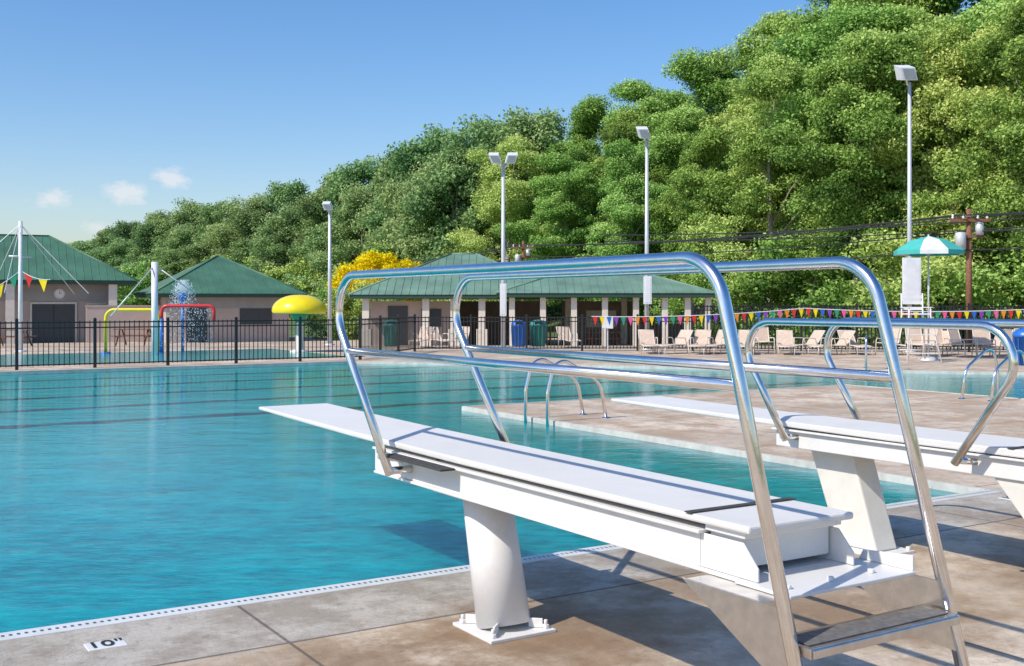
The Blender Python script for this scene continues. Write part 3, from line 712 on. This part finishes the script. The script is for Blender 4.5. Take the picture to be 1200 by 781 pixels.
o = mb.obj("water_curtain", M_jet, e); o['kind'] = 'stuff'
e = thing("spray_ball", at(-10.75,36.2,0), "blue spray ball on a post throwing up white water", "spray fountain", rotz=-TH)
mb = MB(); mb.tube([(0,0,0),(0,0,1.7)], .05, 12); mb.lathe([(0,1.65)]+[(.15*math.sin(a*math.pi/8), 1.80-.15*math.cos(a*math.pi/8)) for a in range(1,8)]+[(0,1.95)], (0,0), 18); mb.obj("ball", M_blue, e)
mb = MB()
for i in range(1300):
    a = rnd.uniform(0,6.28); t = rnd.random()**.8; v = rnd.uniform(.08,.38); h = rnd.uniform(.25,.66)
    drops(mb, (v*t*1.4*math.cos(a), v*t*1.4*math.sin(a), 1.88+h*(4*t*(1-t)*.85)-t*t*.45), rnd.uniform(.006,.018))
o = mb.obj("water_jet", M_jet, e); o['kind'] = 'stuff'
e = thing("spray_mushroom", at(-6.9,36,0), "yellow domed water mushroom on a pale column", "water mushroom")
mb = MB(); mb.lathe([(.86,1.28)]+[(.88*math.cos(a*math.pi/20)**.9, 1.34+.52*math.sin(a*math.pi/20)) for a in range(10)]+[(0,1.86)], (0,0), 36); mb.lathe([(.86,1.28),(.78,1.25),(.1,1.29)], (0,0), 36); mb.obj("cap", M_yellow, e)
mb = MB(); mb.lathe([(.3,0),(.3,.05),(.13,.08),(.13,1.25)], (0,0), 20); mb.lathe([(.131,.95),(.30,1.22),(.3,1.28)], (0,0), 20, 1); mb.obj("column", [M_canvas, M_green], e)
def table(s, d, z):
    e = thing("picnic_table", at(s,d,z), "brown picnic table with benches under the pavilion", "picnic table", rotz=-TH, group="picnic tables")
    mb = MB()
    for i in range(4): mb.box(-.9,.9,-.36+i*.185,-.36+i*.185+.165,.72,.76)
    mb.obj("table_top", M_wood, e)
    for y in (-.72,.55):
        mb = MB(); mb.box(-.9,.9,y,y+.2,.42,.46); mb.obj("bench", M_wood, e)
    for x in (-.65,.65):
        mb = MB(); mb.tube([(x,-.7,0),(x,-.15,.72)], .035, 6); mb.tube([(x,.7,0),(x,.15,.72)], .035, 6); mb.tube([(x,-.68,.4),(x,.7,.4)], .03, 6); mb.obj("leg", M_wood, e)
    return e
t0 = table(4.6,55.5,B)
for s, d in ((7.0,56.5),(9.3,55.8),(.6,57.2),(2.6,56.8),(-22.6,50),(-17.5,51.5)): copy_thing(t0, at(s,d,B if d > 52 else -.37))
e = thing("notice_sign", at(3.15,36.6,0), "small plain white sign fixed to the black fence", "sign", rotz=-TH)
mb = MB(); mb.box(-.18,.18,-.07,-.05,.75,1.15); mb.obj("panel", M_lampw, e)
mb = MB(); mb.box(-.02,.02,-.049,-.03,0,1.2); mb.obj("post", M_galv, e)

# ---------------------------------------------------------------- trees
def leaves_mesh(name, C, Nn, S, T, m, rng):
    n = len(C); rv = rng.normal(size=(n,3)); t1 = np.cross(Nn, rv); t1 /= np.linalg.norm(t1, axis=1)[:,None]+1e-9; t2 = np.cross(Nn, t1)
    s = S[:,None]; V = np.empty((n,4,3)); V[:,0] = C+t1*s; V[:,1] = C+t2*s*.7+Nn*s*.12; V[:,2] = C-t1*s; V[:,3] = C-t2*s*.7+Nn*s*.12
    me = bpy.data.meshes.new(name); me.vertices.add(4*n); me.vertices.foreach_set('co', V.reshape(-1).astype(np.float32))
    me.loops.add(4*n); me.loops.foreach_set('vertex_index', np.arange(4*n, dtype=np.int32))
    me.polygons.add(n); me.polygons.foreach_set('loop_start', np.arange(0, 4*n, 4, dtype=np.int32))
    me.update(calc_edges=True)
    at_ = me.attributes.new('tone', 'FLOAT', 'POINT'); at_.data.foreach_set('value', np.repeat(T, 4).astype(np.float32))
    me.materials.append(m); return me
def tree_proto(seed, H, W, nlobe, nleaf, leaf, m, zb=.12, RL=(1.5,2.6), rs=(.40,.95), power=.62, nsub=13, flat=.85):
    rng = np.random.default_rng(seed); cl = []; lobes = []
    for i in range(nlobe):
        u = (i+rng.uniform(0,1))/nlobe; rad = W*max(.05, math.sin(math.pi*(.18+.74*u)))**power
        a = i*2.4+rng.uniform(-.8,.8); RR = rng.uniform(*RL)*(1.1-.45*u)
        rr = max(0, rad*rng.uniform(.45,1.15)-RR*.6)
        c = np.array([rr*math.cos(a)*1.05, rr*math.sin(a), H*(zb+(1-zb)*u)-RR*.6]); tone = rng.uniform(-.12,.12); lobes.append(c)
        for k in range(nsub):
            D = rng.normal(size=3); D[2] += .25; D /= np.linalg.norm(D)
            p = c+D*RR*rng.uniform(.4,1.2)*np.array([1.1,1.1,flat])
            cl.append((*p, rng.uniform(*rs), tone+rng.uniform(-.10,.10), D[2]))
    cl = np.array(cl); ncl = len(cl); w = cl[:,3]**2; idx = rng.choice(ncl, nleaf, p=w/w.sum())
    D = rng.normal(size=(nleaf,3)); D[:,2] += .25; D /= np.linalg.norm(D, axis=1)[:,None]
    q = rng.uniform(.1,1.4,nleaf)**.75; rad = cl[idx,3]*q
    C = cl[idx,:3]+D*rad[:,None]*np.array([1.2,1.2,.7])
    Nn = D*.45+rng.normal(size=(nleaf,3))*.6; Nn[:,2] += .45; Nn /= np.linalg.norm(Nn, axis=1)[:,None]
    S = leaf*rng.uniform(.5,1.35,nleaf)
    T = .41+cl[idx,4]+rng.normal(size=nleaf)*.14+.10*D[:,2]+.16*cl[idx,5]+.15*(q-.75)  # tone also paints shading
    cm = leaves_mesh("crown", C, Nn, S, np.clip(T, 0, 1), m, rng)
    mb = MB()
    tr = [(0,0,-1)]; x = y = 0
    for k in range(1,7):
        x += rng.uniform(-.25,.25); y += rng.uniform(-.25,.25); tr.append((x,y,H*.82*k/6))
    mb.tube(tr, H*.017, 9, r1=H*.004)
    for c in lobes[::2]:
        f = min(.9, max(.12, (c[2]/H)*.8)); i = int(f*6); p = Vector(tr[i]).lerp(Vector(tr[min(i+1,6)]), f*6-i)
        qv = Vector(c)
        if qv.z < p.z: qv.z = p.z+rng.uniform(.3,1.2)
        mid = p.lerp(qv, .5)+Vector((0,0,rng.uniform(-.1,.5)))
        mb.tube([p,mid,qv], H*.0065*(1.2-f), 6, r1=.025)
    return mb.mesh("trunk", [M_trunk]), cm
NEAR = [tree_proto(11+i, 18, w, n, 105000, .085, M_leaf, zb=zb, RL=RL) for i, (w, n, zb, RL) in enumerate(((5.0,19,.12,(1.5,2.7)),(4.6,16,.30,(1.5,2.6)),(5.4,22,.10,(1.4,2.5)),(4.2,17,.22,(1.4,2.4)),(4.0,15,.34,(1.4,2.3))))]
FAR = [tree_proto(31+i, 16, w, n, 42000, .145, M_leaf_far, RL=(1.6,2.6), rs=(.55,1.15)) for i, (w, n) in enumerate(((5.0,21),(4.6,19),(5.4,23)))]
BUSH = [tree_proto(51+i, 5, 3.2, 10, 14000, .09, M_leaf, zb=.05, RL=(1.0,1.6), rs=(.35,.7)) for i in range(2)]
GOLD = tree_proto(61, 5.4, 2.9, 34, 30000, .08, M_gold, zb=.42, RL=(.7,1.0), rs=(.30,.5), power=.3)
def put_tree(pr, loc, sc_, rz, name, label, cat, group):
    e = thing(name, loc, label, cat, rotz=rz, group=group); e.scale = sc_
    for nm, me in (("trunk", pr[0]), ("crown", pr[1])):
        o = bpy.data.objects.new(nm, me); COL.objects.link(o); o.parent = e
rt = random.Random(21)
for row, (off, hf) in enumerate(((0,.73),(6,.90),(13,1.01))):
    t = -.50+row*.016
    while t < .53:
        d = edge(t)+off+rt.uniform(-1.5,1.5)
        f = hf+(rt.uniform(-.15,.06) if row < 2 else rt.uniform(-.05,.025))
        if row == 0 and rt.random() < .35: f += .15
        gy = gz(d, t); ztop = 1.6+(355-prof(t))*d/1300
        h = max(4.5, (ztop-gy)*f); h = min(h, 30)
        near = d < 100
        pr = rt.choice(NEAR if near else FAR); H0 = 18 if near else 16
        k = h/H0; kw = max(k, .66)*rt.uniform(.92,1.10); kw = min(kw, 1.15)
        if d > 120: kw = max(kw, 1.0)
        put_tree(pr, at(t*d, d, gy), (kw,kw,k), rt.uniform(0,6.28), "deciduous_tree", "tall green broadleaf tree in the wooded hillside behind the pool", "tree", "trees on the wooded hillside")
        t += rt.uniform(4.2,5.2)/d*(1.2 if d > 150 else 1)
t = -.42
while t < .50:
    d = edge(t)-rt.uniform(2,5)
    if not (-.09 < t < .17 and d < 90):
        k = rt.uniform(.7,1.25)*(1 if d < 100 else 1.5)
        put_tree(rt.choice(BUSH), at(t*d, d, gz(d,t)), (k*1.1,k*1.1,k), rt.uniform(0,6), "shrub", "leafy green shrub at the foot of the woods", "shrub", "shrubs along the woodland edge")
    t += 6.0/d
for s, d, k in ((-10.9,68,.60),(-9.3,67,.68),(-8.0,67.5,.6)):
    put_tree(BUSH[0], at(s,d,-.6), (k,k,k), s, "shrub", "leafy green shrub at the foot of the woods", "shrub", "shrubs along the woodland edge")
e = thing("golden_tree", at(-8.6,72,-.6), "round golden yellow leaved tree behind the changing building", "tree"); e.scale = (.95,.95,.98)
for nm, me in (("trunk", GOLD[0]), ("crown", GOLD[1])):
    o = bpy.data.objects.new(nm, me); COL.objects.link(o); o.parent = e

# ---------------------------------------------------------------- light
SUN_EL = math.radians(45); tr = Vector((1, .06, 0)).normalized()
dirv = Vector((tr.x*math.cos(SUN_EL), tr.y*math.cos(SUN_EL), -math.sin(SUN_EL)))
ld = bpy.data.lights.new("sun", 'SUN'); ld.energy = 4.5; ld.angle = math.radians(.5); ld.color = (1,.93,.82)
lo = bpy.data.objects.new("sun", ld); COL.objects.link(lo); lo.rotation_euler = dirv.to_track_quat('-Z','Y').to_euler(); lo.location = (0,0,30)
w = bpy.data.worlds.new("World"); sc.world = w; w.use_nodes = True; nt = w.node_tree
bg = nt.nodes['Background']; sky = nt.nodes.new('ShaderNodeTexSky'); sky.sky_type = 'NISHITA'; sky.sun_disc = False
sky.sun_elevation = SUN_EL; sky.sun_rotation = math.atan2(-tr.x, -tr.y) % (2*math.pi); sky.air_density = 1.15; sky.dust_density = .8; sky.ozone_density = 3.0
tc = nt.nodes.new('ShaderNodeTexCoord')
def cdir(px_t, z):
    v = Vector((F[0]+R[0]*px_t, F[1]+R[1]*px_t, z)); return v.normalized()
mask = None
for t_, z_, r_ in ((-.350,.098,.042),(-.305,.112,.036),(-.378,.067,.026),(-.415,.094,.032)):
    vm = nt.nodes.new('ShaderNodeVectorMath'); vm.operation = 'SUBTRACT'; L(nt, tc.outputs['Generated'], vm.inputs[0]); vm.inputs[1].default_value = cdir(t_, z_)
    v2 = nt.nodes.new('ShaderNodeVectorMath'); v2.operation = 'MULTIPLY'; L(nt, vm.outputs[0], v2.inputs[0]); v2.inputs[1].default_value = (1,1,2.0)
    vl = nt.nodes.new('ShaderNodeVectorMath'); vl.operation = 'LENGTH'; L(nt, v2.outputs[0], vl.inputs[0])
    k = maprange(nt, vl.outputs['Value'], 0, r_, 1, 0)
    mask = k if mask is None else math_n(nt, 'MAXIMUM', mask, k)
mp = nt.nodes.new('ShaderNodeMapping'); mp.inputs['Scale'].default_value = (1,1,1.8); L(nt, tc.outputs['Generated'], mp.inputs[0])
nz = noise(nt, mp.outputs[0], 48, 7, .65)
cl_ = maprange(nt, math_n(nt, 'ADD', math_n(nt, 'MULTIPLY', mask, .55), math_n(nt, 'MULTIPLY', nz, .9)), .70, .95)
cl_ = math_n(nt, 'MULTIPLY', cl_, .62)
hs = nt.nodes.new('ShaderNodeHueSaturation'); hs.inputs['Saturation'].default_value = 1.28; L(nt, sky.outputs[0], hs.inputs['Color'])
c = mixc(nt, 1.0, hs.outputs[0], (1.0,.98,1.08), 'MULTIPLY')
c = mixc(nt, cl_, c, (6.0,5.9,6.0))
L(nt, c, bg.inputs[0]); bg.inputs[1].default_value = .15
sc.view_settings.view_transform = 'Standard'; sc.view_settings.look = 'None'; sc.view_settings.exposure = 0

# ---------------------------------------------------------------- camera
cd = bpy.data.cameras.new("camera"); cd.sensor_width = 36; cd.lens = 39; cd.shift_y = -.0296; cd.clip_end = 2000; cd.clip_start = .05
co_ = bpy.data.objects.new("camera", cd); COL.objects.link(co_); co_.location = (0,0,1.6); co_.rotation_euler = (math.pi/2, 0, -TH)
sc.camera = co_
